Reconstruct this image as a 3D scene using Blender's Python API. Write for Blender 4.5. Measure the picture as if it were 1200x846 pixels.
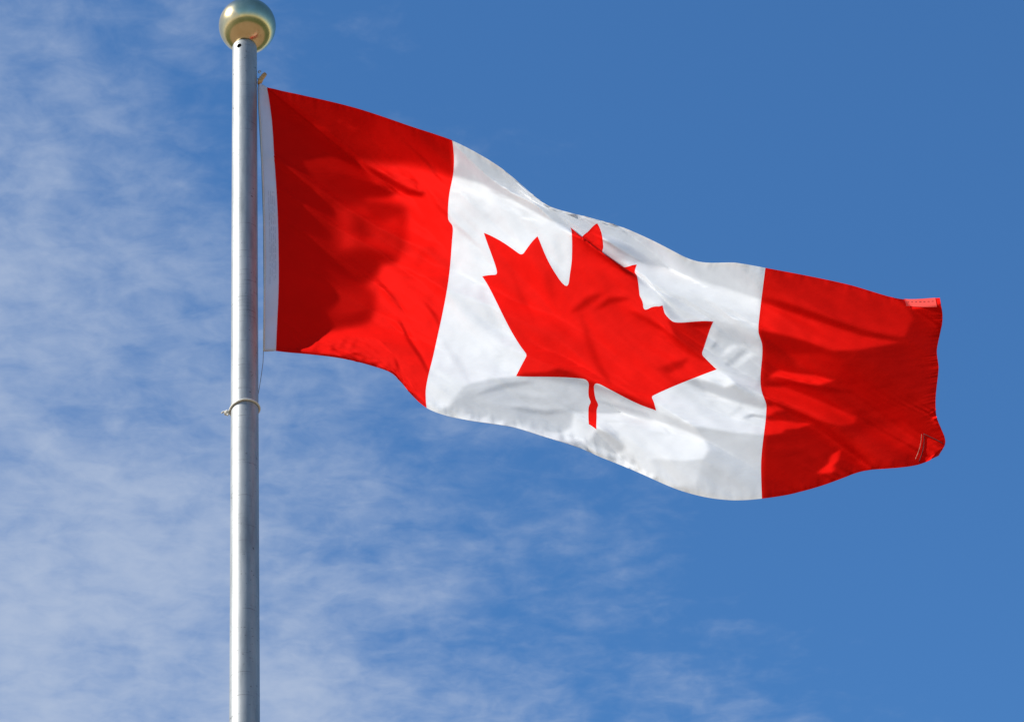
import bpy, bmesh, math, random
import numpy as np
from mathutils import Vector, Matrix
from mathutils.geometry import delaunay_2d_cdt

R = math.radians
scene = bpy.context.scene
for o in list(bpy.data.objects):
    bpy.data.objects.remove(o)

# ------------------------------------------------------------------ camera
# the photographer stands about ten metres from the pole with a 130 mm lens, looking up
PW, PH = 1200.0, 846.0            # pixel frame used for the measurements below
FOC = 4320.0                      # focal length in those pixels
ELEV = R(36.0)
CAM_D, CAM_Z = 9.70, 1.60
CAM_X = 0.8708
ROLL = R(-3.02)
_d = np.array([0.0, math.cos(ELEV), math.sin(ELEV)])
_r0 = np.array([1.0, 0.0, 0.0])
_u0 = np.cross(_r0, _d)
_r = math.cos(ROLL) * _r0 + math.sin(ROLL) * _u0
_u = -math.sin(ROLL) * _r0 + math.cos(ROLL) * _u0
CAM = np.array([CAM_X, -CAM_D, CAM_Z])

cam_data = bpy.data.cameras.new('camera')
cam = bpy.data.objects.new('camera', cam_data)
scene.collection.objects.link(cam)
cam_data.sensor_width = 36.0
cam_data.lens = 36.0 * FOC / PW
cam_data.clip_start = 0.1
cam_data.clip_end = 5000.0
m = Matrix.Identity(4)
for i in range(3):
    m[i][0] = _r[i]; m[i][1] = _u[i]; m[i][2] = -_d[i]; m[i][3] = CAM[i]
cam.matrix_world = m
scene.camera = cam
scene.render.resolution_x, scene.render.resolution_y = 1024, 721

def ray(px, py):
    """world direction through a measured point, scaled so that its y is 1"""
    px = np.asarray(px, float); py = np.asarray(py, float)
    a = (px - PW / 2) / FOC; b = -(py - PH / 2) / FOC
    v = _d + a[..., None] * _r + b[..., None] * _u
    return v / v[..., 1:2]

def at(px, py, y=0.0):
    """world point seen at px, py that lies in the vertical plane y"""
    return CAM + ray(px, py) * (y + CAM_D)

# ------------------------------------------------------------------ sun, sky, exposure
SUN_AZ = R(74.0)      # to the left of the line pole -> camera
SUN_EL = R(38.0)
SL = np.array([-math.sin(SUN_AZ) * math.cos(SUN_EL), -math.cos(SUN_AZ) * math.cos(SUN_EL), math.sin(SUN_EL)])
sun_data = bpy.data.lights.new('sun', 'SUN')
sun_data.energy = 5.0
sun_data.angle = R(0.53)
sun_data.color = (1.0, 0.965, 0.90)
sun = bpy.data.objects.new('sun', sun_data)
sun.rotation_euler = Vector(SL).to_track_quat('Z', 'Y').to_euler()
sun.location = (-20, -5, 20)
scene.collection.objects.link(sun)

world = bpy.data.worlds.new('World')
scene.world = world
world.use_nodes = True
wn, wl = world.node_tree.nodes, world.node_tree.links
wn.clear()

def wnode(t, **kw):
    n = wn.new(t)
    for k, v in kw.items():
        setattr(n, k, v)
    return n

def wmath(op, a, b=None, clamp=False):
    n = wnode('ShaderNodeMath', operation=op, use_clamp=clamp)
    for i, x in enumerate((a, b)):
        if x is None: continue
        if isinstance(x, (int, float)): n.inputs[i].default_value = x
        else: wl.new(x, n.inputs[i])
    return n.outputs[0]

def wramp(x, a, b):
    n = wnode('ShaderNodeMapRange', interpolation_type='SMOOTHSTEP')
    wl.new(x, n.inputs['Value'])
    n.inputs['From Min'].default_value = a; n.inputs['From Max'].default_value = b
    return n.outputs['Result']

sky = wnode('ShaderNodeTexSky', sky_type='NISHITA')
sky.sun_disc = False
sky.sun_elevation = SUN_EL
sky.sun_rotation = math.atan2(SL[0], SL[1])
sky.air_density = 1.0; sky.dust_density = 0.6; sky.ozone_density = 2.0
tint = wnode('ShaderNodeMix', data_type='RGBA', blend_type='MULTIPLY')
tint.inputs['Factor'].default_value = 1.0
wl.new(sky.outputs[0], tint.inputs['A'])
tcol = wnode('ShaderNodeMix', data_type='RGBA')      # clear deep blue overhead, paler towards the horizon
tcg = wnode('ShaderNodeTexCoord'); tsp = wnode('ShaderNodeSeparateXYZ'); wl.new(tcg.outputs['Generated'], tsp.inputs[0])
wl.new(wramp(tsp.outputs['Z'], 0.05, 0.42), tcol.inputs['Factor'])
tcol.inputs['A'].default_value = (1.0, 0.95, 0.85, 1)
tcol.inputs['B'].default_value = (0.52, 0.98, 1.36, 1)
wl.new(tcol.outputs['Result'], tint.inputs['B'])
# thin cirrus: noise on a high flat layer, gathered towards the west (left) and the horizon
tc = wnode('ShaderNodeTexCoord')
sep = wnode('ShaderNodeSeparateXYZ'); wl.new(tc.outputs['Generated'], sep.inputs[0])
zz = wmath('MAXIMUM', sep.outputs['Z'], 0.05)
cx_ = wmath('DIVIDE', sep.outputs['X'], zz); cy_ = wmath('DIVIDE', sep.outputs['Y'], zz)
comb = wnode('ShaderNodeCombineXYZ'); wl.new(cx_, comb.inputs[0]); wl.new(cy_, comb.inputs[1])
mp = wnode('ShaderNodeMapping'); wl.new(comb.outputs[0], mp.inputs[0])
mp.inputs['Location'].default_value = (2.1, 0.9, 0.0)
mp.inputs['Rotation'].default_value = (0, 0, R(-22))
mp.inputs['Scale'].default_value = (1.0, 0.75, 1.0)
def wnoise(scale, detail, rough, dist=0.0, lac=2.0, vec=None):
    n = wnode('ShaderNodeTexNoise'); n.noise_dimensions = '3D'
    wl.new(vec or mp.outputs[0], n.inputs['Vector'])
    n.inputs['Scale'].default_value = scale; n.inputs['Detail'].default_value = detail
    n.inputs['Roughness'].default_value = rough; n.inputs['Distortion'].default_value = dist
    n.inputs['Lacunarity'].default_value = lac
    return n.outputs['Fac']
big = wnoise(9.0, 5, 0.55, 0.5)
mid = wnoise(23.0, 9, 0.58, 0.4)
mp2 = wnode('ShaderNodeMapping'); wl.new(comb.outputs[0], mp2.inputs[0])
mp2.inputs['Rotation'].default_value = (0, 0, R(-20)); mp2.inputs['Scale'].default_value = (0.9, 1.15, 1.0)
fine = wnoise(52.0, 8, 0.58, 0.4, vec=mp2.outputs[0])
nz = wmath('ADD', wmath('ADD', wmath('MULTIPLY', big, 0.38), wmath('MULTIPLY', mid, 0.35)), wmath('MULTIPLY', fine, 0.27))
# gradient of cloudiness over the sky
gx = wmath('MULTIPLY', cx_, -3.1)
gy = wmath('MULTIPLY', wmath('SUBTRACT', cy_, 1.38), 1.15)
cov = wmath('ADD', wmath('ADD', gx, gy), -0.035)
cov = wmath('MINIMUM', cov, 0.75)
dens = wmath('ADD', wmath('MULTIPLY', wmath('SUBTRACT', nz, 0.5), 2.7), cov)
alpha = wramp(dens, -0.16, 1.15)
alpha = wmath('MULTIPLY', alpha, 0.92)
cmix = wnode('ShaderNodeMix', data_type='RGBA')
wl.new(alpha, cmix.inputs['Factor'])
wl.new(tint.outputs['Result'], cmix.inputs['A'])
cmix.inputs['B'].default_value = (3.4, 4.1, 5.45, 1)
bg = wnode('ShaderNodeBackground'); bg.inputs['Strength'].default_value = 0.112
wl.new(cmix.outputs['Result'], bg.inputs['Color'])
wo = wnode('ShaderNodeOutputWorld'); wl.new(bg.outputs[0], wo.inputs[0])

scene.view_settings.view_transform = 'Standard'
scene.view_settings.look = 'None'
scene.view_settings.gamma = 1.0
scene.view_settings.use_curve_mapping = False
scene.view_settings.exposure = 0.20
scene.cycles.max_bounces = 8

# ------------------------------------------------------------------ helpers
def new_mat(name, base=(.8, .8, .8), rough=.5, metal=0.0):
    mt = bpy.data.materials.new(name); mt.use_nodes = True
    nt = mt.node_tree; b = nt.nodes['Principled BSDF']
    b.inputs['Base Color'].default_value = (*base, 1)
    b.inputs['Roughness'].default_value = rough
    b.inputs['Metallic'].default_value = metal
    return mt, nt, b

def noise_node(nt, scale, detail=5, rough=.6, vec=None, coord='Object', mapscale=(1, 1, 1)):
    t = nt.nodes.new('ShaderNodeTexCoord'); mpn = nt.nodes.new('ShaderNodeMapping')
    mpn.inputs['Scale'].default_value = mapscale
    nt.links.new(t.outputs[coord], mpn.inputs[0])
    n = nt.nodes.new('ShaderNodeTexNoise')
    nt.links.new(mpn.outputs[0], n.inputs['Vector'])
    n.inputs['Scale'].default_value = scale; n.inputs['Detail'].default_value = detail
    n.inputs['Roughness'].default_value = rough
    return n.outputs['Fac']

def ramp(nt, x, stops):
    r = nt.nodes.new('ShaderNodeValToRGB'); nt.links.new(x, r.inputs[0])
    el = r.color_ramp.elements
    while len(el) < len(stops): el.new(0.5)
    for e, (p, c) in zip(el, stops):
        e.position = p; e.color = (*c, 1)
    return r.outputs['Color']

def bump(nt, b, x, strength, dist):
    n = nt.nodes.new('ShaderNodeBump'); n.inputs['Strength'].default_value = strength
    n.inputs['Distance'].default_value = dist
    nt.links.new(x, n.inputs['Height']); nt.links.new(n.outputs[0], b.inputs['Normal'])
    return n.outputs[0]

def tag(o, label=None, cat=None, group=None, kind=None):
    if label: o['label'] = label
    if cat: o['category'] = cat
    if group: o['group'] = group
    if kind: o['kind'] = kind
    return o

def empty(name, loc):
    o = bpy.data.objects.new(name, None); scene.collection.objects.link(o); o.location = loc
    return o

def link_mesh(name, me, mat, parent=None, smooth=True):
    o = bpy.data.objects.new(name, me); scene.collection.objects.link(o)
    if mat:
        for mm in (mat if isinstance(mat, (list, tuple)) else [mat]):
            me.materials.append(mm)
    if smooth:
        me.polygons.foreach_set('use_smooth', [True] * len(me.polygons))
    if parent:
        o.parent = parent
        o.matrix_parent_inverse = Matrix.Translation(-Vector(parent.location))
    return o

def obj(name, bm, mat, parent=None, smooth=True):
    me = bpy.data.meshes.new(name); bm.to_mesh(me); bm.free()
    return link_mesh(name, me, mat, parent, smooth)

def lathe(profile, seg=64, centre=(0, 0)):
    bm = bmesh.new(); rings = []
    for r, z in profile:
        if r < 1e-6:
            rings.append([bm.verts.new((centre[0], centre[1], z))])
        else:
            rings.append([bm.verts.new((centre[0] + r * math.cos(2 * math.pi * k / seg),
                                        centre[1] + r * math.sin(2 * math.pi * k / seg), z)) for k in range(seg)])
    for a, b in zip(rings[:-1], rings[1:]):
        for k in range(seg):
            k2 = (k + 1) % seg
            if len(a) == 1 and len(b) == 1: continue
            if len(a) == 1: bm.faces.new((a[0], b[k2], b[k]))
            elif len(b) == 1: bm.faces.new((a[k], a[k2], b[0]))
            else: bm.faces.new((a[k], a[k2], b[k2], b[k]))
    bmesh.ops.recalc_face_normals(bm, faces=bm.faces)
    return bm

def tube(pts, radii, seg=10, bm=None, caps=True):
    bm = bm or bmesh.new()
    pts = [Vector(p) for p in pts]
    if isinstance(radii, (int, float)): radii = [radii] * len(pts)
    rings = []; ref = None
    for i, p in enumerate(pts):
        t = (pts[min(i + 1, len(pts) - 1)] - pts[max(i - 1, 0)]).normalized()
        if ref is None:
            ref = t.orthogonal().normalized()
        ref = (ref - t * ref.dot(t)).normalized()
        bn = t.cross(ref)
        rings.append([bm.verts.new(p + (ref * math.cos(2 * math.pi * k / seg) + bn * math.sin(2 * math.pi * k / seg)) * radii[i]) for k in range(seg)])
    for a, b in zip(rings[:-1], rings[1:]):
        for k in range(seg):
            bm.faces.new((a[k], a[(k + 1) % seg], b[(k + 1) % seg], b[k]))
    if caps:
        bm.faces.new(rings[0][::-1]); bm.faces.new(rings[-1])
    return bm

# ------------------------------------------------------------------ materials
def fabric(name, col, trans_col, trans, sheen=0.0, spec=0.03, weave=True):
    mt, nt, b = new_mat(name, col, .8)
    b.inputs['Specular IOR Level'].default_value = spec
    b.inputs['Sheen Weight'].default_value = sheen
    b.inputs['Sheen Roughness'].default_value = .35
    tr = nt.nodes.new('ShaderNodeBsdfTranslucent'); tr.inputs['Color'].default_value = (*trans_col, 1)
    mx = nt.nodes.new('ShaderNodeMixShader'); mx.inputs[0].default_value = trans
    nt.links.new(b.outputs[0], mx.inputs[1]); nt.links.new(tr.outputs[0], mx.inputs[2])
    nt.links.new(mx.outputs[0], nt.nodes['Material Output'].inputs['Surface'])
    # slight unevenness of the dyed weave and very small puckers
    n1 = noise_node(nt, 9.0, 6, .6)
    c = ramp(nt, n1, [(0.3, tuple(x * .93 for x in col)), (0.7, tuple(min(1, x * 1.04) for x in col))])
    nt.links.new(c, b.inputs['Base Color'])
    n2 = noise_node(nt, 260.0, 3, .6, mapscale=(1, 1, 1))
    nn = bump(nt, b, n2, .25, .0012)
    n3 = noise_node(nt, 22.0, 5, .55, mapscale=(1, 1, 2.0))
    bb = nt.nodes.new('ShaderNodeBump'); bb.inputs['Strength'].default_value = .22; bb.inputs['Distance'].default_value = .003
    nt.links.new(n3, bb.inputs['Height']); nt.links.new(nn, bb.inputs['Normal'])
    nt.links.new(bb.outputs[0], b.inputs['Normal']); nt.links.new(bb.outputs[0], tr.inputs['Normal'])
    return mt

RED = (0.80, 0.0060, 0.0030)
M_red = fabric('red_nylon', RED, (0.80, 0.006, 0.003), .15)
M_white = fabric('white_nylon', (0.82, 0.82, 0.83), (0.86, 0.84, 0.82), .28)
M_canvas = fabric('white_canvas', (0.88, 0.86, 0.92), (0.85, 0.83, 0.92), .35)
M_sheen = fabric('red_nylon_sheen', (0.85, 0.09, 0.075), (0.8, 0.05, 0.04), .15)  # sheen of the upper fly corner, painted as a paler red

def pole_material():
    mt, nt, b = new_mat('brushed_aluminium', (.4, .4, .4), .5, .45)
    n1 = noise_node(nt, 16.0, 9, .7, mapscale=(1.5, 1.5, .30))
    c = ramp(nt, n1, [(.34, (.27, .28, .275)), (.50, (.36, .37, .365)), (.66, (.43, .435, .425))])
    # fine dark scuffs and pits
    n2 = noise_node(nt, 70.0, 3, .5, mapscale=(1, 1, 1.6))
    s = ramp(nt, n2, [(.0, (1, 1, 1)), (.67, (1, 1, 1)), (.72, (.40, .39, .38))])
    n3 = noise_node(nt, 34.0, 4, .6, mapscale=(.25, .25, 5))
    s2 = ramp(nt, n3, [(.0, (1, 1, 1)), (.62, (1, 1, 1)), (.70, (.55, .54, .53))])
    for sx in (s, s2):
        mx = nt.nodes.new('ShaderNodeMix'); mx.data_type = 'RGBA'; mx.blend_type = 'MULTIPLY'
        mx.inputs['Factor'].default_value = 1
        nt.links.new(c, mx.inputs['A']); nt.links.new(sx, mx.inputs['B']); c = mx.outputs['Result']
    nt.links.new(c, b.inputs['Base Color'])
    r = nt.nodes.new('ShaderNodeMapRange'); nt.links.new(n1, r.inputs[0])
    r.inputs['To Min'].default_value = .42; r.inputs['To Max'].default_value = .62
    nt.links.new(r.outputs[0], b.inputs['Roughness'])
    n4 = noise_node(nt, 40, 5, .6, mapscale=(1, 1, 6))
    bump(nt, b, n4, .12, .0015)
    return mt
M_pole = pole_material()

def gold_material():
    mt, nt, b = new_mat('gold_anodised', (.78, .62, .33), .2, 1.0)
    n1 = noise_node(nt, 14.0, 7, .65)
    c = ramp(nt, n1, [(.3, (.70, .50, .24)), (.6, (.88, .67, .36)), (.8, (.92, .76, .48))])
    nt.links.new(c, b.inputs['Base Color'])
    r = nt.nodes.new('ShaderNodeMapRange'); nt.links.new(n1, r.inputs[0])
    r.inputs['To Min'].default_value = .10; r.inputs['To Max'].default_value = .30
    nt.links.new(r.outputs[0], b.inputs['Roughness'])
    n2 = noise_node(nt, 9, 3, .5)
    bump(nt, b, n2, .10, .01)
    return mt
M_gold = gold_material()
M_dark, _, _ = new_mat('dark_steel', (.06, .06, .065), .5, .8)
M_brass, nt_, b_ = new_mat('old_brass', (.45, .25, .09), .45, .25)
nt_.links.new(ramp(nt_, noise_node(nt_, 120, 4), [(.3, (.62, .26, .07)), (.7, (.92, .48, .16))]), b_.inputs['Base Color'])
M_rope, nt_, b_ = new_mat('cotton_rope', (.78, .74, .64), .85)
nt_.links.new(ramp(nt_, noise_node(nt_, 300, 3), [(.3, (.66, .60, .48)), (.7, (.86, .82, .74))]), b_.inputs['Base Color'])
M_line, _, _ = new_mat('halyard_line', (.30, .29, .27), .8)
M_steel, _, _ = new_mat('bright_steel', (.7, .7, .72), .22, 1.0)
M_thread, _, _ = new_mat('dark_thread', (.10, .02, .025), .8)
M_thread2, _, _ = new_mat('pale_thread', (.45, .38, .28), .8)
M_thread_w, _, _ = new_mat('grey_thread', (.42, .42, .48), .8)

# ------------------------------------------------------------------ the ground (seen only mirrored in the gilt ball)
def ground_sheet(name, half, z, mat):
    bm = bmesh.new()
    n = 1
    vs = [bm.verts.new((x, y, z)) for x, y in ((-half, -half), (half, -half), (half, half), (-half, half))]
    bm.faces.new(vs)
    o = obj(name, bm, mat, smooth=False); tag(o, kind='structure'); return o
M_grass, nt_, b_ = new_mat('lawn_green', (.05, .08, .025), .9)
nt_.links.new(ramp(nt_, noise_node(nt_, .8, 8, .7), [(.3, (.030, .055, .015)), (.7, (.075, .105, .035))]), b_.inputs['Base Color'])
ground_sheet('lawn', 1500, 0.0, M_grass)
M_pave, nt_, b_ = new_mat('sand_paving', (.38, .29, .20), .9)
br = nt_.nodes.new('ShaderNodeTexBrick'); t_ = nt_.nodes.new('ShaderNodeTexCoord')
nt_.links.new(t_.outputs['Object'], br.inputs['Vector'])
br.inputs['Scale'].default_value = 1.6
br.inputs['Color1'].default_value = (.27, .195, .125, 1); br.inputs['Color2'].default_value = (.22, .16, .105, 1)
br.inputs['Mortar'].default_value = (.2, .17, .14, 1); br.inputs['Mortar Size'].default_value = .012
nt_.links.new(br.outputs[0], b_.inputs['Base Color'])
bm = lathe([(0, .004), (24, .004)], 96)
o = obj('plaza_paving', bm, M_pave, smooth=False); tag(o, kind='structure')

# ------------------------------------------------------------------ the flag: measured outline + relief of the folds
# correspondences: position on the cloth (u along the fly 0..96, v down the hoist 0..48) -> where the photo shows it
TP = """
0 0 313 103;0 6 318 140;0 12.8 321 185;0 19.9 324 230;0 29.5 326 290;0 37.5 326 340;0 48 323 411
11.8 0 420 128;18.6 0 480 148;9.4 48 400 420;14.4 48 440 430;17.1 48 460 438;20.7 48 480 460
24 0 530 165;24 3 532 185;24 6.2 531 205;24 9.3 527 225;24 13.1 525 250;24 14.6 526 259;24 15.6 530 264;24 17.8 530 280;24 24.6 526 325;24 32.3 517 375;24 39.3 507 420;24 44.8 499 457;24 48 500 478
34 0 600 207;40 0 640 240;47.8 0 705 259;57 0 780 290;62.4 0 820 307;67.4 0 860 308
35.7 48 600 500;40.6 48 640 512;48 48 700 534;53 48 740 550;59 48 790 572;64.3 48 830 583;67.9 48 860 586
72 0 897 314;72 5.5 893 345;72 10 890 370;72 13.5 889 390;72 16 893 403;72 18.8 893 420;72 25.9 893 460;72 28 898 474;72 29.1 898 481;72 34.9 895 510;72 40.2 892 540;72 48 893 584
76.9 0 940 322;83.9 0 1000 335;88.7 0 1040 347;91.4 1.2 1061 356;91.5 -.2 1060 350;96 -.2 1101 348;96 3 1104 365;96 9 1103 385;96 15 1098 410;96 22 1100 430;96 30 1097 460;96 38 1098 490;96 42 1104 505;96 46 1107 522;96 48 1100 534
76.2 48 930 578;82 48 980 563;85.6 48 1010 552;89 48 1040 549;93.5 48 1080 543
29.4 24.65 565 324;31.6 23.6 580 322;31.8 22.6 582 316;30 17.15 567 273;35.8 18.15 611 297;37.2 15.45 630 277;42 19.9 661 329;41.5 14.2 670 300;40.4 9.2 668 267
39 33 616 419;38 36.2 606 441;47.55 35.7 690 452;48.45 35.7 696 454;48 40 695 476;47.1 44.3 690 497;48.9 44.3 699 503
53.46 19.42 753.5 356.5;54.57 19.99 762.5 360.5;58.8 15.45 776.5 358;60.3 18.2 788.5 376.5;66 17.15 836 377;64.1 22.9 823 412;66.6 24.65 840 433;57.2 32.3 765 464;57.0 33 765 468;58.15 36.2 769 481
44 11.9 686 280.5;47 12.5 704 294;50 12.8 720 305.5;53 12.8 736 316.5;55.1 12.4 748 324
44.7 10.5 682.5 278.5;46.3 7.3 689 271.5;48 10.6 694 289;51.3 10.5 707 298.5;50.55 9 707 290;49.3 6.5 705.5 275;53.5 10.3 731 314.5;55.5 8.9 746.4 310.2;55.3 10.6 744.8 319
48 4 700 262;59 9 775 338;56.7 17.7 770.5 359;59.5 17 779.5 368;54.5 14.4 749 338;53.97 16.8 749.8 347;48 38.2 694.5 468;48 39.3 697.5 473.5;48 41.8 694.5 485
"""
pts = np.array([[float(x) for x in s.split()] for s in TP.replace('\n', ';').split(';') if s.strip()])

def tps_fit(src, dst):
    n = len(src); d = np.linalg.norm(src[:, None] - src[None], axis=-1)
    K = np.where(d > 0, d * d * np.log(np.maximum(d, 1e-9)), 0)
    P = np.hstack([np.ones((n, 1)), src])
    A = np.zeros((n + 3, n + 3)); A[:n, :n] = K + 0.02 * np.eye(n); A[:n, n:] = P; A[n:, :n] = P.T
    return np.linalg.solve(A, np.vstack([dst, np.zeros((3, dst.shape[1]))]))
def tps_eval(src, w, q):
    out = np.empty((len(q), w.shape[1]))
    for s in range(0, len(q), 8192):
        qq = q[s:s + 8192]; d = np.linalg.norm(qq[:, None] - src[None], axis=-1)
        K = np.where(d > 0, d * d * np.log(np.maximum(d, 1e-9)), 0)
        out[s:s + 8192] = K @ w[:len(src)] + w[len(src)] + qq @ w[len(src) + 1:]
    return out
TW = tps_fit(pts[:, :2], pts[:, 2:])

# how squarely each patch of cloth faces the sun (0 edge-on .. 1 square), traced patch by patch;
# the relief of the cloth is then integrated from these slopes
PATCH = []
def pa(val, soft, s): PATCH.append((val, soft, np.array([[float(a) for a in q.split(',')] for q in s.split()])))
def ln(val, w, s, soft=1.6):
    p = np.array([[float(a) for a in q.split(',')] for q in s.split()])
    PATCH.append((val * (.45 + .8 * val), soft, ('line', w * 1.15, p)))
# -- hoist red
pa(.11, 8.6, '290,80 530,140 545,210 520,500 300,440')
pa(.20, 14.2, '440,140 530,165 532,205 500,197 470,192 440,185 420,165')
pa(.10, 11.4, '480,146 530,162 534,183 510,180 490,168')
pa(.22, 11.4, '328,172 360,168 385,180 410,193 440,210 464,220 462,226 430,216 395,203 350,193 330,196')
pa(.66, 8.6, '422,190 445,192 480,192 505,197 528,207 532,206 545,240 545,330 520,490 495,482 460,440 430,428 400,420 350,412 342,408 362,399 385,386 405,381 428,377 436,364 437,348 425,335 436,325 438,321 450,308 462,303 466,298 471,290 474,275 474,246 455,238 432,235 455,232 462,226 440,213 430,200')
pa(.42, 14.2, '396,246 430,240 474,248 472,292 462,303 440,296 420,292 400,302 395,285')
pa(.15, 11.4, '415,250 430,256 433,275 424,282 414,268')
pa(.20, 8.6, '430,240 470,243 472,248 445,262 432,256')
pa(.10, 8.6, '375,318 400,297 430,292 455,298 464,303 460,307 444,307 440,322 425,335 400,332')
pa(.32, 14.2, '395,340 425,335 436,345 436,362 430,372 400,378 388,366')
pa(.12, 8.6, '386,376 410,373 434,363 432,373 410,380 386,384')
pa(.08, 3.2, '400,203 430,213 461,221 462,227 440,230 400,226 380,215')
pa(.06, 2.1, '424,190 450,204 478,221 497,226 496,231 478,229 452,215 436,204')
ln(.25, 2.5, '483,170 493,184 505,197 518,212')
ln(.40, 3, '478,210 488,217 490,224')
ln(.50, 4, '440,325 455,343 476,368')
ln(.38, 4, '468,375 480,400 492,418 503,438')
ln(.45, 2.5, '512,240 522,250 530,263')
ln(.5, 4, '498,355 510,370 516,385')
ln(.45, 3, '463,420 468,435')
for s in ('406,396 399,408', '418,397 410,412', '392,402 388,412', '443,424 437,430', '360,404 356,407'):
    ln(.30, 2.2, s, 1.2)
pa(.26, 3.0, '331,137 345,140 370,147 386,152 362,153 345,157 332,155')
pa(.24, 3.0, '341,212 346,222 352,230 359,230 370,222 376,227 366,233 359,238 352,258 338,270 331,290 330,276 337,262 343,248 343,232')
ln(.38, 3, '396,142 400,143'); ln(.36, 3, '405,147 419,154')
# -- white, hoist side
pa(.68, 2, '530,150 640,225 700,250 720,260 700,300 700,520 500,500 497,455 508,420 518,375 530,325 531,265 526,255 526,225 532,205')
pa(.30, 1.2, '526,160 560,176 600,203 645,238 672,270 668,270 640,256 600,234 565,216 530,206 536,190')
ln(.58, 6, '545,225 560,245 580,262', 4); ln(.60, 6, '575,225 600,250 612,270', 4); ln(.60, 6, '610,245 625,262', 4)
ln(.52, 3, '530,262 545,274 562,290', 2); ln(.62, 9, '560,330 575,370 590,400', 5)
ln(.60, 7, '520,400 540,430 550,450', 4)
ln(.60, 8, '650,285 660,310', 4)
# -- back layer behind the roll, and top band
pa(.38, 1.5, '640,236 700,252 780,285 820,303 897,310 896,350 850,340 790,325 765,313 735,305 706,297 690,285 668,268 652,250')
pa(.16, 1.6, '704,280 716,282 740,290 776,313 760,312 728,297')
pa(.62, 1.5, '706,297 735,306 775,316 850,338 894,352 891,388 860,378 836,372 800,372 775,350 755,332 735,317')
pa(.50, 4, '775,345 830,352 893,372 890,390 860,382 836,377 800,378')
pa(.67, 2, '748,332 762,338 772,345 778,357 757,359 748,350')
ln(.40, 2.5, '746,327 762,335')
# -- white, right of the leaf
pa(.40, 2, '836,377 865,381 892,388 897,475 870,468 862,448 838,432 823,412')
pa(.28, 4, '838,382 865,386 891,398 892,408 865,404 840,394')
for s in ('858,424 866,415 877,407', '851,430 858,420', '833,409 841,400', '888,455 891,440'):
    ln(.14, 3, s, 1.3)
for s in ('862,430 875,418 884,414', '846,418 856,408 864,404'):
    ln(.75, 3.5, s, 1.6)
pa(.72, 1.4, '800,447 812,440 838,431 852,440 862,449 850,454 838,449 815,443')
pa(.24, 1.4, '798,445 815,444 838,450 850,455 862,449 878,460 897,474 896,478 868,472 835,461 812,452')
pa(.62, 2, '765,463 798,447 812,453 835,462 868,473 897,480 898,510 860,507 820,500 790,502 770,485')
pa(.42, 2, '862,480 868,473 870,478 858,487 852,489')
ln(.10, 3.2, '872,491 880,486 897,489', 1.3)
pa(.36, 3.5, '820,503 860,508 896,510 893,586 840,588 800,574 822,548 832,522')
ln(.46, 6, '838,530 870,520 890,522', 4)
# -- bottom roll
pa(.36, 2.5, '545,452 575,444 606,441 640,443 690,452 770,482 815,500 805,505 770,494 728,482 700,485 672,482 670,500 655,508 600,500 555,487 520,484')
ln(.50, 5, '590,455 620,460 650,462', 3); ln(.44, 5, '560,475 600,480 640,484', 3)
ln(.55, 3, '508,482 560,489 620,504 660,515', 2)
pa(.70, 2, '668,507 684,492 683,483 695,485 730,484 770,494 806,506 826,515 831,526 824,538 800,541 770,538 752,546 720,535 690,525')
pa(.34, 2.5, '700,502 722,508 733,525 722,533 700,526 690,518')
pa(.48, 3, '745,545 770,538 800,541 824,540 815,570 780,570')
pa(.60, 1.6, '716,540 735,530 752,535 768,545 770,558 755,558 735,548')
for s in ('668,508 672,513', '729,535 733,539', '740,537 744,543'):
    ln(.25, 3, s, 1.2)
ln(.24, 5, '560,462 590,452 625,447', 3); ln(.46, 4, '575,470 610,466 640,470 665,478', 3); ln(.22, 5, '600,478 640,484 662,482', 3)
ln(.55, 4, '530,470 550,455 570,450', 3); ln(.26, 3, '700,470 730,478 760,486', 2)
rw_ = random.Random(8)
x_ = 512.0
while x_ < 668:
    y_ = 480 + (x_ - 512) * .215; h_ = rw_.uniform(3, 9); l_ = rw_.uniform(-2, 5)
    ln(rw_.choice((.30, .40, .62, .70)), rw_.uniform(1.8, 4.5), '%.1f,%.1f %.1f,%.1f' % (x_, y_ + 5, x_ + l_, y_ + 1 - h_), 2.0)
    x_ += rw_.uniform(4, 15)
x_ = 700.0
while x_ < 775:
    y_ = 536 + (x_ - 700) * .40; h_ = rw_.uniform(4, 12)
    ln(rw_.choice((.32, .45, .70, .80)), rw_.uniform(2, 5), '%.1f,%.1f %.1f,%.1f' % (x_, y_ - 1, x_ + rw_.uniform(0, 6), y_ - h_), 1.8)
    x_ += rw_.uniform(5, 13)
for s in ('345,404 342,410', '372,404 367,412', '430,416 424,424', '455,428 450,434'):
    ln(.34, 2.2, s, 1.2)
ln(.35, 4, '905,560 935,552 965,548', 3); ln(.40, 4, '1005,540 1040,530 1070,525', 3)
ln(.30, 5, '960,430 1010,440 1060,438', 4); ln(.10, 5, '1010,415 1060,420 1090,412', 4); ln(.28, 6, '1060,375 1085,380 1095,395', 3)
ln(.12, 4, '1015,470 1050,480 1085,478', 4)
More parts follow.
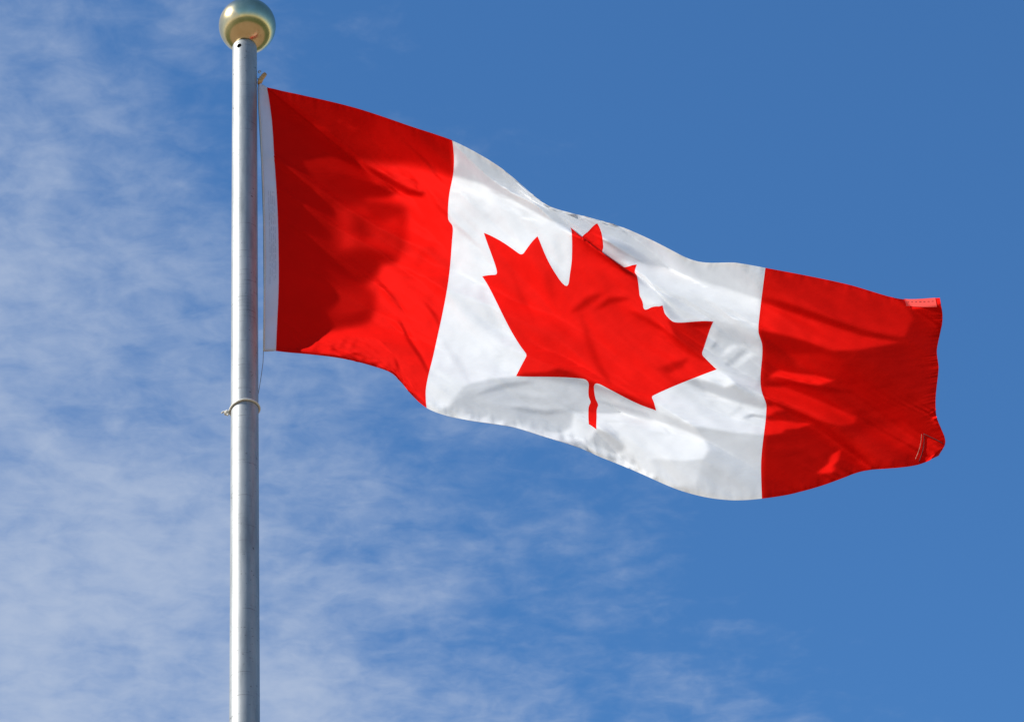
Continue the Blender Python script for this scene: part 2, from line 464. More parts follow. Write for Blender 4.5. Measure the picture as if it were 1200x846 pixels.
# -- leaf
LEAFP = '565,323 580,322 582,316 567,273 590,285 611,297 622,290 630,277 645,305 658,328 664,329 668,310 670,268 690,285 705,298 735,319 748,330 749,348 755,358 776,358 784,372 800,377 836,377 823,412 838,432 800,445 765,463 769,481 730,466 690,452 640,443 606,441 616,419'
pa(.58, 1.2, LEAFP)
ln(.55, 5, '600,320 612,350 625,375', 4); ln(.56, 8, '640,320 650,360', 5)
ln(.42, 7, '672,365 690,352 705,345', 4); ln(.40, 6, '700,362 715,352 735,350', 3)
ln(.60, 5, '705,345 722,334 735,338', 3)
ln(.50, 6, '682,370 690,400 700,425 715,450', 4)
ln(.38, 4.5, '740,365 758,375 780,388', 1.8)
ln(.30, 4.5, '780,388 800,405 825,424', 1.8)
pa(.36, 2.5, '783,376 800,379 836,378 823,412 834,428 812,414 790,392')
pa(.14, 1.4, '800,378 836,377 833,383 815,384')
pa(.36, 3, '772,432 790,424 806,420 800,430 782,438')
pa(.25, 2.2, '606,441 616,437 640,436 655,431 670,435 690,446 715,456 745,466 769,478 770,484 730,470 690,455 640,446')
ln(.03, 6, '668,270 686,284 705,298 735,319 750,328', 2.0)
ln(.05, 3.5, '324,410 400,418.5 440,429 462,438.5 480,458.5 500,476.5', 1.2)
pa(.62, 1.0, '682,277 692,272 700,262 704,270 706,296 692,286')
# -- fly red
pa(.18, 2, '893,312 1040,344 1115,345 1115,545 1040,560 893,590 898,478 893,460 893,400 889,385')
pa(.38, 2.5, '895,314 950,322 1010,338 1058,353 1070,372 1060,395 1020,390 950,370 893,350')
ln(.20, 7, '893,349 930,361 970,376 1010,389 1045,396', 2.2)
pa(.56, 2.2, '892,354 930,367 970,381 1010,394 1052,401 1035,405 1005,410 975,411 940,398 890,386')
pa(.12, 2.5, '889,387 940,399 965,408 968,416 940,416 895,414')
pa(.28, 4, '925,415 965,414 990,425 980,440 935,430')
pa(.56, 1.3, '902,446 905,438 912,434 928,437 955,440 978,446 960,451 940,450 922,443 908,441')
ln(.10, 5, '896,450 930,449 960,455 1000,460', 2)
pa(.44, 1.8, '894,453 920,454 950,465 1003,488 1002,496 985,499 950,490 920,474 897,466')
ln(.10, 6, '899,471 925,481 955,493', 2)
pa(.56, 1.1, '898,477 908,475 919,481 908,482 902,487 898,487')
pa(.60, 1.2, '897,492 925,494 951,497 935,502 920,503 916,508 897,510')
ln(.34, 3, '899,523 930,523 955,520', 2)
pa(.62, 1.2, '974,533 985,527 982,540 976,546 978,553 962,555 958,553 971,543')
pa(.30, 5, '1000,510 1060,495 1080,520 1040,545 1010,548')
ln(.36, 6, '1050,530 1072,522 1078,508', 3)
ln(.10, 5, '1101,370 1101,400', 2); ln(.60, 2.5, '1095,480 1096,500', 1.3)
pa(.18, 1.5, '1088,506 1104,512 1108,525 1100,535 1096,520')
pa(.34, 1.5, '1083,509 1098,518 1100,533 1077,540')
pa(.88, 1.0, '1058,349 1103,346 1102,355 1098,358 1070,362')

GX = np.arange(284, 1124, 1.0); GY = np.arange(84, 604, 1.0)
def polydist(P, X, Y, closed=True):
    """distance to a polyline, and inside test"""
    D = np.full(X.shape, 1e9); ins = np.zeros(X.shape, bool)
    n = len(P)
    for i in range(n if closed else n - 1):
        a = P[i]; b = P[(i + 1) % n]; e = b - a; L2 = max(e @ e, 1e-9)
        t = np.clip(((X - a[0]) * e[0] + (Y - a[1]) * e[1]) / L2, 0, 1)
        D = np.minimum(D, np.hypot(X - a[0] - t * e[0], Y - a[1] - t * e[1]))
        if closed and a[1] != b[1]:
            c = ((a[1] > Y) != (b[1] > Y)) & (X < (b[0] - a[0]) * (Y - a[1]) / (b[1] - a[1]) + a[0])
            ins ^= c
    return D, ins
def facing_map():
    X, Y = np.meshgrid(GX, GY)
    S = np.full(X.shape, .3)
    rs_ = np.random.RandomState(11)
    def lumps(long_size, short_size, tilt):
        ca, sa = math.cos(math.radians(tilt)), math.sin(math.radians(tilt))
        p = (X * ca + Y * sa) / long_size + 50; q = (Y * ca - X * sa) / short_size + 200
        G = rs_.normal(0, 1, (512, 256)); i = p.astype(int) % 255; j = q.astype(int) % 511
        f, g = p - np.floor(p), q - np.floor(q)
        f = f * f * (3 - 2 * f); g = g * g * (3 - 2 * g)
        return G[j, i] * (1 - f) * (1 - g) + G[j, i + 1] * f * (1 - g) + G[j + 1, i] * (1 - f) * g + G[j + 1, i + 1] * f * g
    NZ = .055 * lumps(85, 22, 27) + .04 * lumps(40, 10, 38) + .025 * lumps(9, 14, 20)
    for val, soft, P in PATCH:
        if isinstance(P, tuple):
            _, w, pl = P; mg = 2 * w + 4 * soft
            lo, hi = pl.min(0) - mg, pl.max(0) + mg
        else:
            pl = P; mg = 3 * soft; lo, hi = P.min(0) - mg, P.max(0) + mg
        x0, x1 = np.clip([int(lo[0] - GX[0]), int(hi[0] - GX[0]) + 2], 0, len(GX))
        y0, y1 = np.clip([int(lo[1] - GY[0]), int(hi[1] - GY[0]) + 2], 0, len(GY))
        if x1 <= x0 or y1 <= y0: continue
        sx, sy = X[y0:y1, x0:x1], Y[y0:y1, x0:x1]
        if isinstance(P, tuple):
            lens = np.r_[0, np.cumsum(np.hypot(*np.diff(pl, axis=0).T))]; tt = np.linspace(0, lens[-1], max(4, int(lens[-1] / 2)))
            fx, fy = np.interp(tt, lens, pl[:, 0]), np.interp(tt, lens, pl[:, 1])
            sd = np.full(sx.shape, 1e9); hi_ = np.full(sx.shape, 1e9)
            tx, ty = np.gradient(fx), np.gradient(fy); tl = np.hypot(tx, ty) + 1e-9; ox, oy = ty / tl, -tx / tl
            flipn = np.where(oy > 0, -1, 1); ox, oy = ox * flipn, oy * flipn
            for f_, g_, t_, ux, uy in zip(fx, fy, tt / lens[-1], ox, oy):
                wd = (w / 2) * (math.sin(math.pi * min(max(t_, .02), .98)) ** .55)
                sd = np.minimum(sd, np.hypot(sx - f_, sy - g_) - wd)
                hi_ = np.minimum(hi_, np.hypot(sx - f_ - ux * w * .95, sy - g_ - uy * w * .95) - wd)
            ah = np.clip(.5 - hi_ / (2.4 * soft + w * .5), 0, 1)
            S[y0:y1, x0:x1] *= 1 + .22 * ah * (val < .4)
        else:
            D, ins = polydist(pl, sx, sy); sd = np.where(ins, -D, D)
        a = np.clip(.5 - sd / (2 * soft), 0, 1); a = a * a * (3 - 2 * a)
        S[y0:y1, x0:x1] = S[y0:y1, x0:x1] * (1 - a) + val * a
    D, ins = polydist(np.array([[float(c) for c in q.split(',')] for q in LEAFP.split()]), X, Y)
    S = np.where(ins, S * np.clip(.30 + .74 * S / .62, 0, 1.0), S)
    NZ = NZ + .020 * lumps(15, 5, 33) + .010 * lumps(6, 12, 12)
    NZ = NZ * np.clip((X - 325) / 170, .15, 1)
    return np.maximum(S * (1 + 1.35 * NZ), .03)
FMAP = facing_map()
FGAIN = 0.85
def facing(px, py):
    x = np.clip(px - GX[0], 0, len(GX) - 1.001); y = np.clip(py - GY[0], 0, len(GY) - 1.001)
    i = x.astype(int); j = y.astype(int); a = x - i; b = y - j
    return FGAIN * (FMAP[j, i] * (1 - a) * (1 - b) + FMAP[j, i + 1] * a * (1 - b) + FMAP[j + 1, i] * (1 - a) * b + FMAP[j + 1, i + 1] * a * b)

def crest(u):            # cloth row along which the top band rolls behind
    return np.interp(u, [40, 44, 47, 50, 53, 55, 60], [9.6, 11.9, 12.5, 12.8, 12.8, 12.4, 12.0])

def solve_relief(NU, NV, T0, outer, lam_s=0.011, lam_p=0.05):
    U = np.linspace(0, 96, NU + 1); V = np.linspace(0, 48, NV + 1)
    UU, VV = np.meshgrid(U, V)                      # rows are v
    q = np.stack([UU.ravel(), VV.ravel()], 1)
    PX = tps_eval(pts[:, :2], TW, q)
    px = PX[:, 0].reshape(UU.shape); py = PX[:, 1].reshape(UU.shape)
    r = ray(px, py)
    c4 = lambda A: .25 * (A[:-1, :-1] + A[:-1, 1:] + A[1:, :-1] + A[1:, 1:])
    du = lambda A: .5 * (A[:-1, 1:] - A[:-1, :-1] + A[1:, 1:] - A[1:, :-1])
    dv = lambda A: .5 * (A[1:, :-1] - A[:-1, :-1] + A[1:, 1:] - A[:-1, 1:])
    c3 = lambda A: np.stack([c4(A[..., k]) for k in range(3)], -1)
    rc = c3(r); ru = np.stack([du(r[..., k]) for k in range(3)], -1); rv = np.stack([dv(r[..., k]) for k in range(3)], -1)
    A0 = np.cross(rv, ru); Bv = np.cross(r_ := rc, ru); Cu = np.cross(rv, rc)
    # n = T*A0 + T_v*Bv + T_u*Cu  (points to the camera where the cloth is not turned over)
    s0 = np.where(np.einsum('ijk,k->ij', A0, -_d) > 0, 1.0, -1.0)[..., None]
    cpx, cpy = c4(px), c4(py); cu, cv = c4(UU), c4(VV)
    S = facing(cpx, cpy)
    S = np.where((cu > 72.2) | (cu < 23.8), S * np.clip(.42 + .62 * S / .56, 0, 1.05), S)
    cr = crest(cu)
    hid = ((cu > 41.5) & (cu < 55) & (cv < cr + .15) & (cv > cr - 1.6)).astype(float)
    flip = (s0[..., 0] < 0)
    wdat = np.where((hid > 0) | flip, 0.0, 1.0)
    area = np.abs(np.linalg.norm(A0, axis=-1)) + 1e-12
    hu, hv = U[1] - U[0], V[1] - V[0]
    T = T0.copy()
    base = CAM_D
    k2 = 34.0 * lam_s; au, av = 1.0 / hu, 1.0 / hv; cst = (hu * hv) ** .5
    mu = 0.004
    roll = hid * 6.0
    sh = T.shape; H = sh[0]
    z = lambda a, b: np.ones((sh[0] - a, sh[1] - b))
    C4 = [(0, 0), (0, 1), (1, 0), (1, 1)]; SU = (-.5, .5, -.5, .5); SV = (-.5, -.5, .5, .5)
    # each entry: node offsets (row, column), coefficient arrays, right-hand side
    w1, w2, w3 = k2 * au * au * cst, k2 * av * av * cst, k2 * 1.4 * au * av * cst
    wreg = 1 + 1.9 * np.exp(-((VV - 10) / 9) ** 2) * (UU > 36) * (UU < 62)
    w1, w2, w3 = w1 * wreg[:, 1:-1], w2 * wreg[1:-1], w3 * wreg[1:, 1:]
    fixed = [([(0, 0), (0, 1), (0, 2)], [w1 * z(0, 2), -2 * w1 * z(0, 2), w1 * z(0, 2)], 0 * z(0, 2)),
             ([(0, 0), (1, 0), (2, 0)], [w2 * z(2, 0), -2 * w2 * z(2, 0), w2 * z(2, 0)], 0 * z(2, 0)),
             (C4, [w3 * q_ * z(1, 1) for q_ in (1, -1, -1, 1)], 0 * z(1, 1)),
             (C4, [lam_p * 6 * au * cst * q_ * z(1, 1) for q_ in SU], 0 * z(1, 1)),
             (C4, [lam_p * 6 * av * cst * q_ * z(1, 1) for q_ in SV], 0 * z(1, 1)),
             (C4, [roll * q_ for q_ in SV], np.where(hid > 0, -.065 * (hv / 1.6), 0) * 6.0)]
    def normal_solve(rows, T):
        D = {}; rhs = mu * T
        rhs = rhs.copy()
        D[(0, 0)] = np.full(sh, mu); D[(0, 0)][:, 0] += 9.0
        for offs, cf, rh in rows:
            hh, ww = rh.shape
            for (a1, b1), c1 in zip(offs, cf):
                rhs[a1:a1 + hh, b1:b1 + ww] += c1 * rh
                for (a2, b2), c2 in zip(offs, cf):
                    k = (a2 - a1, b2 - b1)
                    if k not in D: D[k] = np.zeros(sh)
                    D[k][a1:a1 + hh, b1:b1 + ww] += c1 * c2
        W = sh[1]; ng = (W + 1) // 2; n = 2 * H
        def blocks(g):
            B = np.zeros((n, n)); Cn = np.zeros((n, n))
            for l in (0, 1):
                i = 2 * g + l
                if i >= W:
                    B[np.arange(l * H, l * H + H), np.arange(l * H, l * H + H)] = 1; continue
                for (dj, di), arr in D.items():
                    i2 = i + di
                    if i2 < 0 or i2 >= W or i2 // 2 < g: continue
                    j0, j1 = max(0, -dj), min(H, H - dj)
                    js = np.arange(j0, j1)
                    M = B if i2 // 2 == g else Cn
                    M[l * H + js, (i2 % 2) * H + js + dj] += arr[js, i]
            return B, Cn
        R = np.zeros((W + W % 2, H)); R[:W] = rhs.T
        R = R.reshape(ng, n)
        Ys, Xs = [], []
        prevC = prevX = prevY = None
        for g in range(ng):
            B, Cn = blocks(g); r_g = R[g].copy()
            if g:
                B = B - prevC.T @ prevX; r_g = r_g - prevC.T @ prevY
            sol = np.linalg.solve(B, np.hstack([Cn, r_g[:, None]]))
            prevC, prevX, prevY = Cn, sol[:, :-1], sol[:, -1]
            Xs.append(prevX); Ys.append(prevY)
        x = [None] * ng; x[-1] = Ys[-1]
        for g in range(ng - 2, -1, -1): x[g] = Ys[g] - Xs[g] @ x[g + 1]
        return np.concatenate(x).reshape(-1, H)[:W].T.copy()
    sg = s0[..., 0]
    for it in range(outer):
        Tt = T + base
        n = s0 * (A0 * c4(Tt)[..., None] + Bv * dv(Tt)[..., None] + Cu * du(Tt)[..., None])
        nn = np.maximum(np.linalg.norm(n, axis=-1), .3 * area * base)
        nh = n / nn[..., None]
        cur = np.einsum('ijk,k->ij', nh, SL)
        Lp = SL - cur[..., None] * nh
        SA, SB, SC = [np.einsum('ijk,ijk->ij', a, Lp) for a in (A0, Bv, Cu)]
        sc = wdat * cst / nn * sg
        goal = np.clip(S - cur, -.35, .35)
        rd = (goal * nn * sg + SA * c4(T) + SB * dv(T) + SC * du(T)) * sc
        cf = [(SA * .25 + SB * b_ + SC * a_) * sc for a_, b_ in zip(SU, SV)]
        T = normal_solve(fixed + [(C4, cf, rd)], T)
    Tt = T + base
    n = s0 * (A0 * c4(Tt)[..., None] + Bv * dv(Tt)[..., None] + Cu * du(Tt)[..., None])
    ach = np.einsum('ijk,k->ij', n, SL) / np.maximum(np.linalg.norm(n, axis=-1), 1e-12)
    return T, px, py, S, ach

def resample(T, NU, NV):
    h, w = T.shape
    y = np.linspace(0, h - 1.0001, NV + 1); x = np.linspace(0, w - 1.0001, NU + 1)
    j = y.astype(int); i = x.astype(int); b = (y - j)[:, None]; a = (x - i)[None]
    return (T[j][:, i] * (1 - a) * (1 - b) + T[j][:, i + 1] * a * (1 - b) + T[j + 1][:, i] * (1 - a) * b + T[j + 1][:, i + 1] * a * b)

NU, NV = 40, 20
TT = np.zeros((NV + 1, NU + 1))
for (NU, NV, ou) in ((48, 24, 8), (96, 48, 6), (160, 80, 6), (320, 160, 2)):
    TT = resample(TT, NU, NV)
    TT, FPX, FPY, FS, FA = solve_relief(NU, NV, TT, ou)
# -- end of relief

rng = np.random.RandomState(4)
NV1, NU1 = TT.shape
# small puckers along the sewn edges and a faint crumple over the whole cloth
UU, VV = np.meshgrid(np.linspace(0, 96, NU1), np.linspace(0, 48, NV1))
def ripple(amp, n, fu, fv, seed):
    r_ = np.random.RandomState(seed); out = np.zeros_like(UU)
    for _ in range(n):
        ku, kv = r_.normal(0, fu), r_.normal(0, fv); out += np.sin(ku * UU + kv * VV + r_.uniform(0, 6.3))
    return amp * out / math.sqrt(n)
edge_b = np.exp(-((48 - VV) / 2.2) ** 2)
edge_t = np.exp(-(VV / 1.6) ** 2)
edge_f = np.exp(-((96 - UU) / 1.6) ** 2)
TT = TT + .0010 * edge_b * ripple(1, 10, 4.2, .5, 1) * np.clip((UU - 4) / 10, 0, 1) * (.5 + .5 * ((UU > 24) & (UU < 64)))
TT = TT +   .0007 * edge_t * ripple(1, 8, 3.5, .4, 2) + .0004 * edge_f * ripple(1, 8, .4, 3.5, 3)
TT = TT + ripple(.00014, 24, .9, 1.2, 5) * np.clip(UU / 6, 0, 1)
FP = CAM + ray(FPX, FPY) * (TT + CAM_D)[..., None]
gu = np.gradient(FP, axis=1); gv = np.gradient(FP, axis=0)
FN = np.cross(gv, gu)
FN /= np.maximum(np.linalg.norm(FN, axis=-1, keepdims=True), 1e-12)

def on_cloth(u, v, A=None, off=0.0):
    u = np.asarray(u, float); v = np.asarray(v, float)
    x = np.clip(u / 96 * (NU1 - 1), 0, NU1 - 1.0001); y = np.clip(v / 48 * (NV1 - 1), 0, NV1 - 1.0001)
    i = x.astype(int); j = y.astype(int); a = (x - i)[..., None]; b = (y - j)[..., None]
    f = lambda G: (G[j, i] * (1 - a) * (1 - b) + G[j, i + 1] * a * (1 - b) + G[j + 1, i] * (1 - a) * b + G[j + 1, i + 1] * a * b)
    N = f(FN); N = N / np.linalg.norm(N, axis=-1, keepdims=True)
    return f(FP) + N * off, N

def px_to_cloth(px, py):
    d2 = (FPX - px) ** 2 + (FPY - py) ** 2
    j, i = np.unravel_index(np.argmin(d2), d2.shape)
    return i / (NU1 - 1) * 96, j / (NV1 - 1) * 48

def cloth_mesh(name, uv, faces, mat, parent, off=0.0, mat_idx=None):
    uv = np.asarray(uv, float); P, N = on_cloth(uv[:, 0], uv[:, 1], off=off)
    P = P - np.array(parent.location)
    me = bpy.data.meshes.new(name)
    me.from_pydata([tuple(p) for p in P], [], faces); me.update()
    o = bpy.data.objects.new(name, me); scene.collection.objects.link(o)
    for mm in (mat if isinstance(mat, (list, tuple)) else [mat]): me.materials.append(mm)
    me.polygons.foreach_set('use_smooth', [True] * len(me.polygons))
    if mat_idx is not None: me.polygons.foreach_set('material_index', mat_idx)
    me.normals_split_custom_set_from_vertices([tuple(n) for n in N])
    o.parent = parent
    return o

def grid_uv(u0, u1, v0, v1, nu, nv):
    U = np.linspace(u0, u1, nu + 1); V = np.linspace(v0, v1, nv + 1)
    uv = [(a, b) for b in V for a in U]
    w = nu + 1
    faces = [(j * w + i, (j + 1) * w + i, (j + 1) * w + i + 1, j * w + i + 1) for j in range(nv) for i in range(nu)]
    return uv, faces

# ---- the leaf outline (eleven points and a stem), right half listed from the stem upwards
HALF = [((48.9, 44.3),), ((48.45, 35.67), (49.56, 34.69)), ((58.15, 36.2),), ((56.99, 33.0), (57.19, 32.27)),
        ((66.6, 24.65),), ((64.48, 23.66), (64.14, 22.87)), ((66.0, 17.15),), ((60.58, 18.30), (59.85, 17.92)),
        ((58.8, 15.45),), ((54.57, 19.99), (53.46, 19.42)), ((55.5, 8.9),), ((52.23, 10.79), (51.32, 10.52)), ((48.0, 4.0),)]
def leaf_outline():
    def meet(p, d, q, e):
        den = d[0] * e[1] - d[1] * e[0]
        t = ((q[0] - p[0]) * e[1] - (q[1] - p[1]) * e[0]) / den
        return (p[0] + t * d[0], p[1] + t * d[1])
    half = []
    for k, it in enumerate(HALF):
        if len(it) == 1: half.append(it[0]); continue
        a, b = it; pa_ = HALF[k - 1][-1]; nb = HALF[k + 1][0]
        c = meet(a, (a[0] - pa_[0], a[1] - pa_[1]), b, (b[0] - nb[0], b[1] - nb[1]))
        for s in np.linspace(0, 1, 7):
            half.append(((1 - s) ** 2 * a[0] + 2 * s * (1 - s) * c[0] + s * s * b[0], (1 - s) ** 2 * a[1] + 2 * s * (1 - s) * c[1] + s * s * b[1]))
    full = half + [(96 - x, y) for x, y in half[-2::-1]]
    out = []
    for i, a in enumerate(full):                      # subdivide so the outline follows the folds
        b = full[(i + 1) % len(full)]; L = math.hypot(b[0] - a[0], b[1] - a[1]); n = max(1, int(L / .22))
        for s in range(n): out.append((a[0] + (b[0] - a[0]) * s / n, a[1] + (b[1] - a[1]) * s / n))
    return out
OUT = leaf_outline()

# ================================================================== the flag
hoist_top = at(309, 100); hoist_bot = at(316, 411)
flag = empty('flag', at(312, 411))
tag(flag, 'red and white maple leaf flag streaming to the right of the pole in the wind', 'flag')
uv, fc = grid_uv(0, 24, 0, 48, 96, 192)
cloth_mesh('hoist_panel', uv, fc, M_red, flag)['label'] = 'red panel of the flag next to the pole'
uv, fc = grid_uv(72, 96, 0, 48, 96, 192)
cloth_mesh('fly_panel', uv, fc, M_red, flag)['label'] = 'red panel at the free end of the flag'
# white panel with the leaf let into it
OA = np.array(OUT)
GU, GV = np.meshgrid(np.linspace(24, 72, 193), np.linspace(0, 48, 193))
dd, inn = polydist(OA, GU, GV)
keep = (dd > .07).ravel()
gp = np.stack([GU.ravel()[keep], GV.ravel()[keep]], 1)
allp = [Vector(p) for p in OUT] + [Vector(p) for p in gp]
nO = len(OUT)
vs, es, fs, _, _, _ = delaunay_2d_cdt(allp, [(i, (i + 1) % nO) for i in range(nO)], [], 0, 1e-6)
vs = np.array([(v.x, v.y) for v in vs]); fs = [tuple(f) for f in fs]
cen = np.array([vs[list(f)].mean(0) for f in fs])
_, fin = polydist(OA, cen[:, 0], cen[:, 1])
def submesh(sel):
    used = {}; uv_, out = [], []
    for f, s in zip(fs, sel):
        if not s: continue
        g = []
        for i in f:
            if i not in used: used[i] = len(uv_); uv_.append(tuple(vs[i]))
            g.append(used[i])
        a, b, c = (uv_[k] for k in g[:3])
        if (b[0] - a[0]) * (c[1] - a[1]) - (b[1] - a[1]) * (c[0] - a[0]) > 0: g = g[::-1]
        out.append(tuple(g))
    return uv_, out
uv, fc = submesh(~fin); cloth_mesh('white_panel', uv, fc, M_white, flag)
uv, fc = submesh(fin); cloth_mesh('maple_leaf', uv, fc, M_red, flag)
# folded hems
def hem(name, u0, u1, v0, v1, nu, nv, off):
    uv, fc = grid_uv(u0, u1, v0, v1, nu, nv)
    mi = [1 if 24 < (uv[f[0]][0] + uv[f[2]][0]) / 2 < 72 else 0 for f in fc]
    return cloth_mesh(name, uv, fc, [M_red, M_white], flag, off, mi)
hem('bottom_hem', 0, 96, 47.15, 48, 384, 3, -.0012)
hem('top_hem', 0, 96, 0, .8, 384, 3, -.0012)
hem('fly_hem', 95.0, 96, .8, 47.15, 4, 190, -.0012)
# stitching drawn as real thread
def stitch(name, uvs, mat, rad=.0007, off=.0012, dash=None):
    uvs = np.array(uvs, float); seg = []
    for a, b in zip(uvs[:-1], uvs[1:]):
        n = max(2, int(np.hypot(*(b - a)) / .25)); t = np.linspace(0, 1, n, endpoint=False)[:, None]
        seg.append(a + (b - a) * t)
    q = np.vstack(seg + [uvs[-1:]])
    P, _ = on_cloth(q[:, 0], q[:, 1], off=off)
    bm = bmesh.new()
    if dash:
        for k in range(0, len(P) - 1, 2):
            tube([P[k], P[k + 1]], rad, 5, bm)
    else:
        tube(P, rad, 5, bm)
    return obj(name, bm, mat, flag)
# sewn corner patch on the lower fly corner
c0, c1, c2 = px_to_cloth(1076, 540), px_to_cloth(1083, 508), px_to_cloth(1104, 520)
stitch('patch_stitching', [c0, c1, c2], M_thread, .0011, .0016)
c0, c1, c2 = px_to_cloth(1073, 539), px_to_cloth(1081, 508), px_to_cloth(1082, 507)
stitch('patch_stitching', [c0, c1], M_thread2, .0006, .0016)
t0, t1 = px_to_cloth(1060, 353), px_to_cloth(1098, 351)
uv, fc = grid_uv(91.4, 95.5, .02, 1.9, 24, 10)  # added strip over the cloth, its pale colour stands in for a highlight
cloth_mesh('corner_sheen', uv, fc, M_sheen, flag, .0022)['label'] = 'pink sheen on the upper outer corner, painted as a paler red strip'
stitch('hem_stitching', [(91.8, .75), (95.2, .75)], M_thread, .0007, .0030, dash=True)

# canvas heading sleeve on the hoist side
LE = np.array([[302.5, 97.5], [302.6, 110], [303.2, 125], [305, 150], [306.8, 190], [308.4, 230], [309.3, 270], [309.8, 310], [309.3, 350], [308.8, 411.5]])
nrow = 120; ncol = 16
vv = np.linspace(0, 1, nrow)
er = FP[np.linspace(0, NV1 - 1, nrow).astype(int), 0]; erpx = FPX[np.linspace(0, NV1 - 1, nrow).astype(int), 0]; erpy = FPY[np.linspace(0, NV1 - 1, nrow).astype(int), 0]
lpy = 97.5 + vv * (411.5 - 97.5); lpx = np.interp(lpy, LE[:, 1], LE[:, 0])
bm = bmesh.new(); rows = []
for k in range(nrow):
    a = at(lpx[k], lpy[k], 0.0); b = er[k] + np.array([.0015, 0, 0])
    row = []
    for q in range(ncol):
        th = 2 * math.pi * q / ncol
        s = .5 - .5 * math.cos(th)
        th_ = .0045 * math.sin(th) * (1 - .55 * s)
        w = .0008 * math.sin(k * .9 + 3 * s) + .0006 * math.sin(k * 2.3)
        p = a + (b - a) * s + np.array([0, -th_ - w * (1 - abs(2 * s - 1)), 0])
        row.append(bm.verts.new(p))
    rows.append(row)
for a, b in zip(rows[:-1], rows[1:]):
    for q in range(ncol):
        bm.faces.new((a[q], a[(q + 1) % ncol], b[(q + 1) % ncol], b[q]))
bm.faces.new(rows[0]); bm.faces.new(rows[-1][::-1])
bmesh.ops.recalc_face_normals(bm, faces=bm.faces)
head = obj('heading', bm, M_canvas, flag); head['label'] = 'white canvas sleeve along the edge by the pole'
P = [at(a_, b_, -.0035) + np.array([.0012, 0, 0]) for a_, b_ in LE[1:]]
obj('edge_cord', tube(P, .0028, 8), M_rope, head)
# faint stamped lines and stitches on the heading
bm = bmesh.new(); rnd = random.Random(3)
for fx in (.42, .56, .70, .82):
    k = 48
    while k < 88:
        n = rnd.choice((1, 2, 2, 3))
        P = []
        for kk in (k, min(k + n, nrow - 1)):
            a = at(lpx[kk], lpy[kk], 0.0); b = er[kk]
            P.append(a + (b - a) * fx + np.array([rnd.uniform(-.0006, .0006), -.0042, 0]))
        tube(P, .00055, 4, bm)
        k += n + rnd.choice((0, 1, 1))
obj('stamped_lines', bm, M_thread_w, head)

# ================================================================== the pole
def z_of(py, px=287.0):
    lo, hi = 5.0, 12.0
    for _ in range(50):
        mid_ = (lo + hi) / 2; p = np.array([0, 0, mid_]) - CAM
        y = PH / 2 - FOC * (p @ _u) / (p @ _d)
        if y > py: lo = mid_
        else: hi = mid_
    return lo
ZC = z_of(31.0)
BR = .0995
ZT = ZC - .094
pole = empty('flagpole', (0, 0, 0))
tag(pole, 'tall round brushed aluminium flagpole with a gold ball on top', 'flagpole')
RT, RB = .0425, .0466
def pole_r(z): return RT + (RB - RT) * min(1, (ZT - z) / 2.7) if z > ZT - 2.7 else RB + .012 * (ZT - 2.7 - z) / 7
prof = [(0, ZT - .001), (RT - .005, ZT), (RT - .0015, ZT - .0015), (RT, ZT - .006)]
prof += [(pole_r(z), z) for z in np.linspace(ZT - .02, .02, 60)] + [(pole_r(0.02), .006), (0, .006)]
bm = lathe(prof, 96)
shaft = obj('shaft', bm, M_pole, pole)
# drilled set-screw hole just under the ball
ha = R(-22); hz = z_of(61.5) - .003
hd = Vector((math.sin(ha), -math.cos(ha), 0))
bm = tube([hd * (.024) + Vector((0, 0, hz)), hd * .07 + Vector((0, 0, hz))], .0088, 24)
bmesh.ops.recalc_face_normals(bm, faces=bm.faces)
cut = obj('drill', bm, M_dark)
mod = shaft.modifiers.new('hole', 'BOOLEAN'); mod.operation = 'DIFFERENCE'; mod.object = cut; mod.solver = 'EXACT'
try: mod.material_mode = 'TRANSFER'
except Exception: pass
bpy.context.view_layer.update()
dg = bpy.context.evaluated_depsgraph_get()
me2 = bpy.data.meshes.new_from_object(shaft.evaluated_get(dg))
shaft.modifiers.clear(); shaft.data = me2
bpy.data.objects.remove(cut)
try:
    me2.set_sharp_from_angle(angle=R(40))
except Exception: pass
# spindle and ball
obj('spindle', lathe([(0, ZT - .001), (.026, ZT - .001), (.026, ZC - .06), (0, ZC - .06)], 48), M_dark, pole)
bx, by = .0095, 0.0
prof = [(BR * math.cos(t), ZC + BR * math.sin(t)) for t in np.linspace(-math.pi / 2, math.pi / 2, 65)]
prof[0] = (0, prof[0][1]); prof[-1] = (0, prof[-1][1])
ball = obj('finial_ball', lathe(prof, 128, (bx, by)), M_gold, pole)
obj('base_collar', lathe([(.20, .004), (.20, .03), (.15, .05), (.09, .12), (.07, .14), (pole_r(.14) + .001, .145)], 64), M_pole, pole)

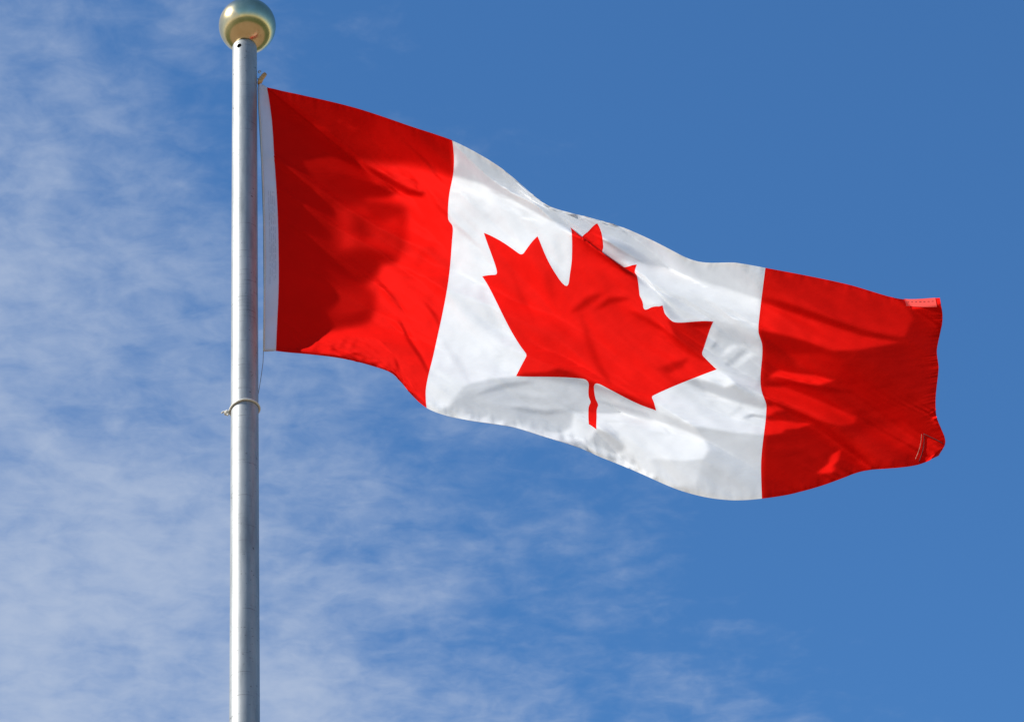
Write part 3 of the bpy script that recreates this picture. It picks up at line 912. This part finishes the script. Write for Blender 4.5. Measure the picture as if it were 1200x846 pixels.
# ================================================================== rope loop, halyard, snap hook
zr = z_of(480.5)
loop = empty('rope_loop', (0, 0, zr))
tag(loop, 'thin off-white rope tied once round the pole below the flag, knot on its left', 'rope')
rr_ = pole_r(zr) + .0032
P = []
for k in range(65):
    a = 2 * math.pi * k / 64
    P.append((rr_ * math.sin(a), -rr_ * math.cos(a), zr + .004 + .010 * math.sin(a) * (1 if math.sin(a) < 0 else .2) + .004 * math.cos(a)))
obj('rope_turn', tube(P, .0036, 8, caps=False), M_rope, loop)
kn = Vector((-rr_ - .009, -.006, zr - .011))
bm = bmesh.new(); bmesh.ops.create_icosphere(bm, subdivisions=4, radius=.0085)
for v in bm.verts:
    n = v.co.normalized(); v.co *= 1 + .16 * math.sin(n.x * 7 + n.z * 5) * math.cos(n.y * 6 + 1) + .10 * math.sin(n.z * 13 + n.x * 4)
    v.co += kn
obj('knot', bm, M_rope, loop)
bm = tube([kn + Vector((-.002, 0, .001)), kn + Vector((-.012, -.002, .003)), kn + Vector((-.017, -.002, -.002))], [.0032, .003, .0026], 8)
tube([kn, kn + Vector((.004, -.004, -.010)), kn + Vector((.003, -.005, -.015))], [.003, .003, .0024], 8, bm)
obj('rope_end', bm, M_rope, loop)

P = [at(x, y, yy) for x, y, yy in ((303.5, 96, -.004), (302.2, 104, -.006), (302.8, 125, -.006), (306.3, 190, -.005), (308.6, 260, -.004), (309.2, 340, -.004), (308.8, 411, -.003),
                                   (308.2, 425, -.002), (306.5, 438, .0), (304.6, 450, .004), (303, 460, .010), (299, 480, .030), (292, 530, .052), (289, 600, .054), (289, 700, .056), (289, 846, .058), (289, 1100, .06))]
halyard = obj('halyard', tube(P, .0011, 6), M_line)
tag(halyard, 'thin grey line running from the foot of the flag down behind the pole', 'rope')

hook = empty('snap_hook', at(306, 91, 0))
tag(hook, 'small worn brass snap hook holding the top corner of the flag at the pole', 'hook')
obj('hook_body', tube([at(303.2, 99, -.004), at(304.4, 96.5, -.004), at(306.5, 92.5, -.004), at(309, 89, -.004), at(311, 86.8, -.004)], [.0050, .0085, .0080, .0084, .0068], 12), M_brass, hook)
P = []
c = at(304.2, 84.5, 0)
for k in range(25):
    a = 2 * math.pi * k / 24
    P.append(c + np.array([.004 * math.sin(a), .003 * math.cos(a), .007 * math.cos(a)]))
obj('shackle', tube(P, .0022, 8, caps=False), M_steel, hook)
obj('eye', tube([at(302, 93, -.002), at(304, 92.5, -.004), at(305, 90.5, -.004)], .003, 8), M_steel, hook)
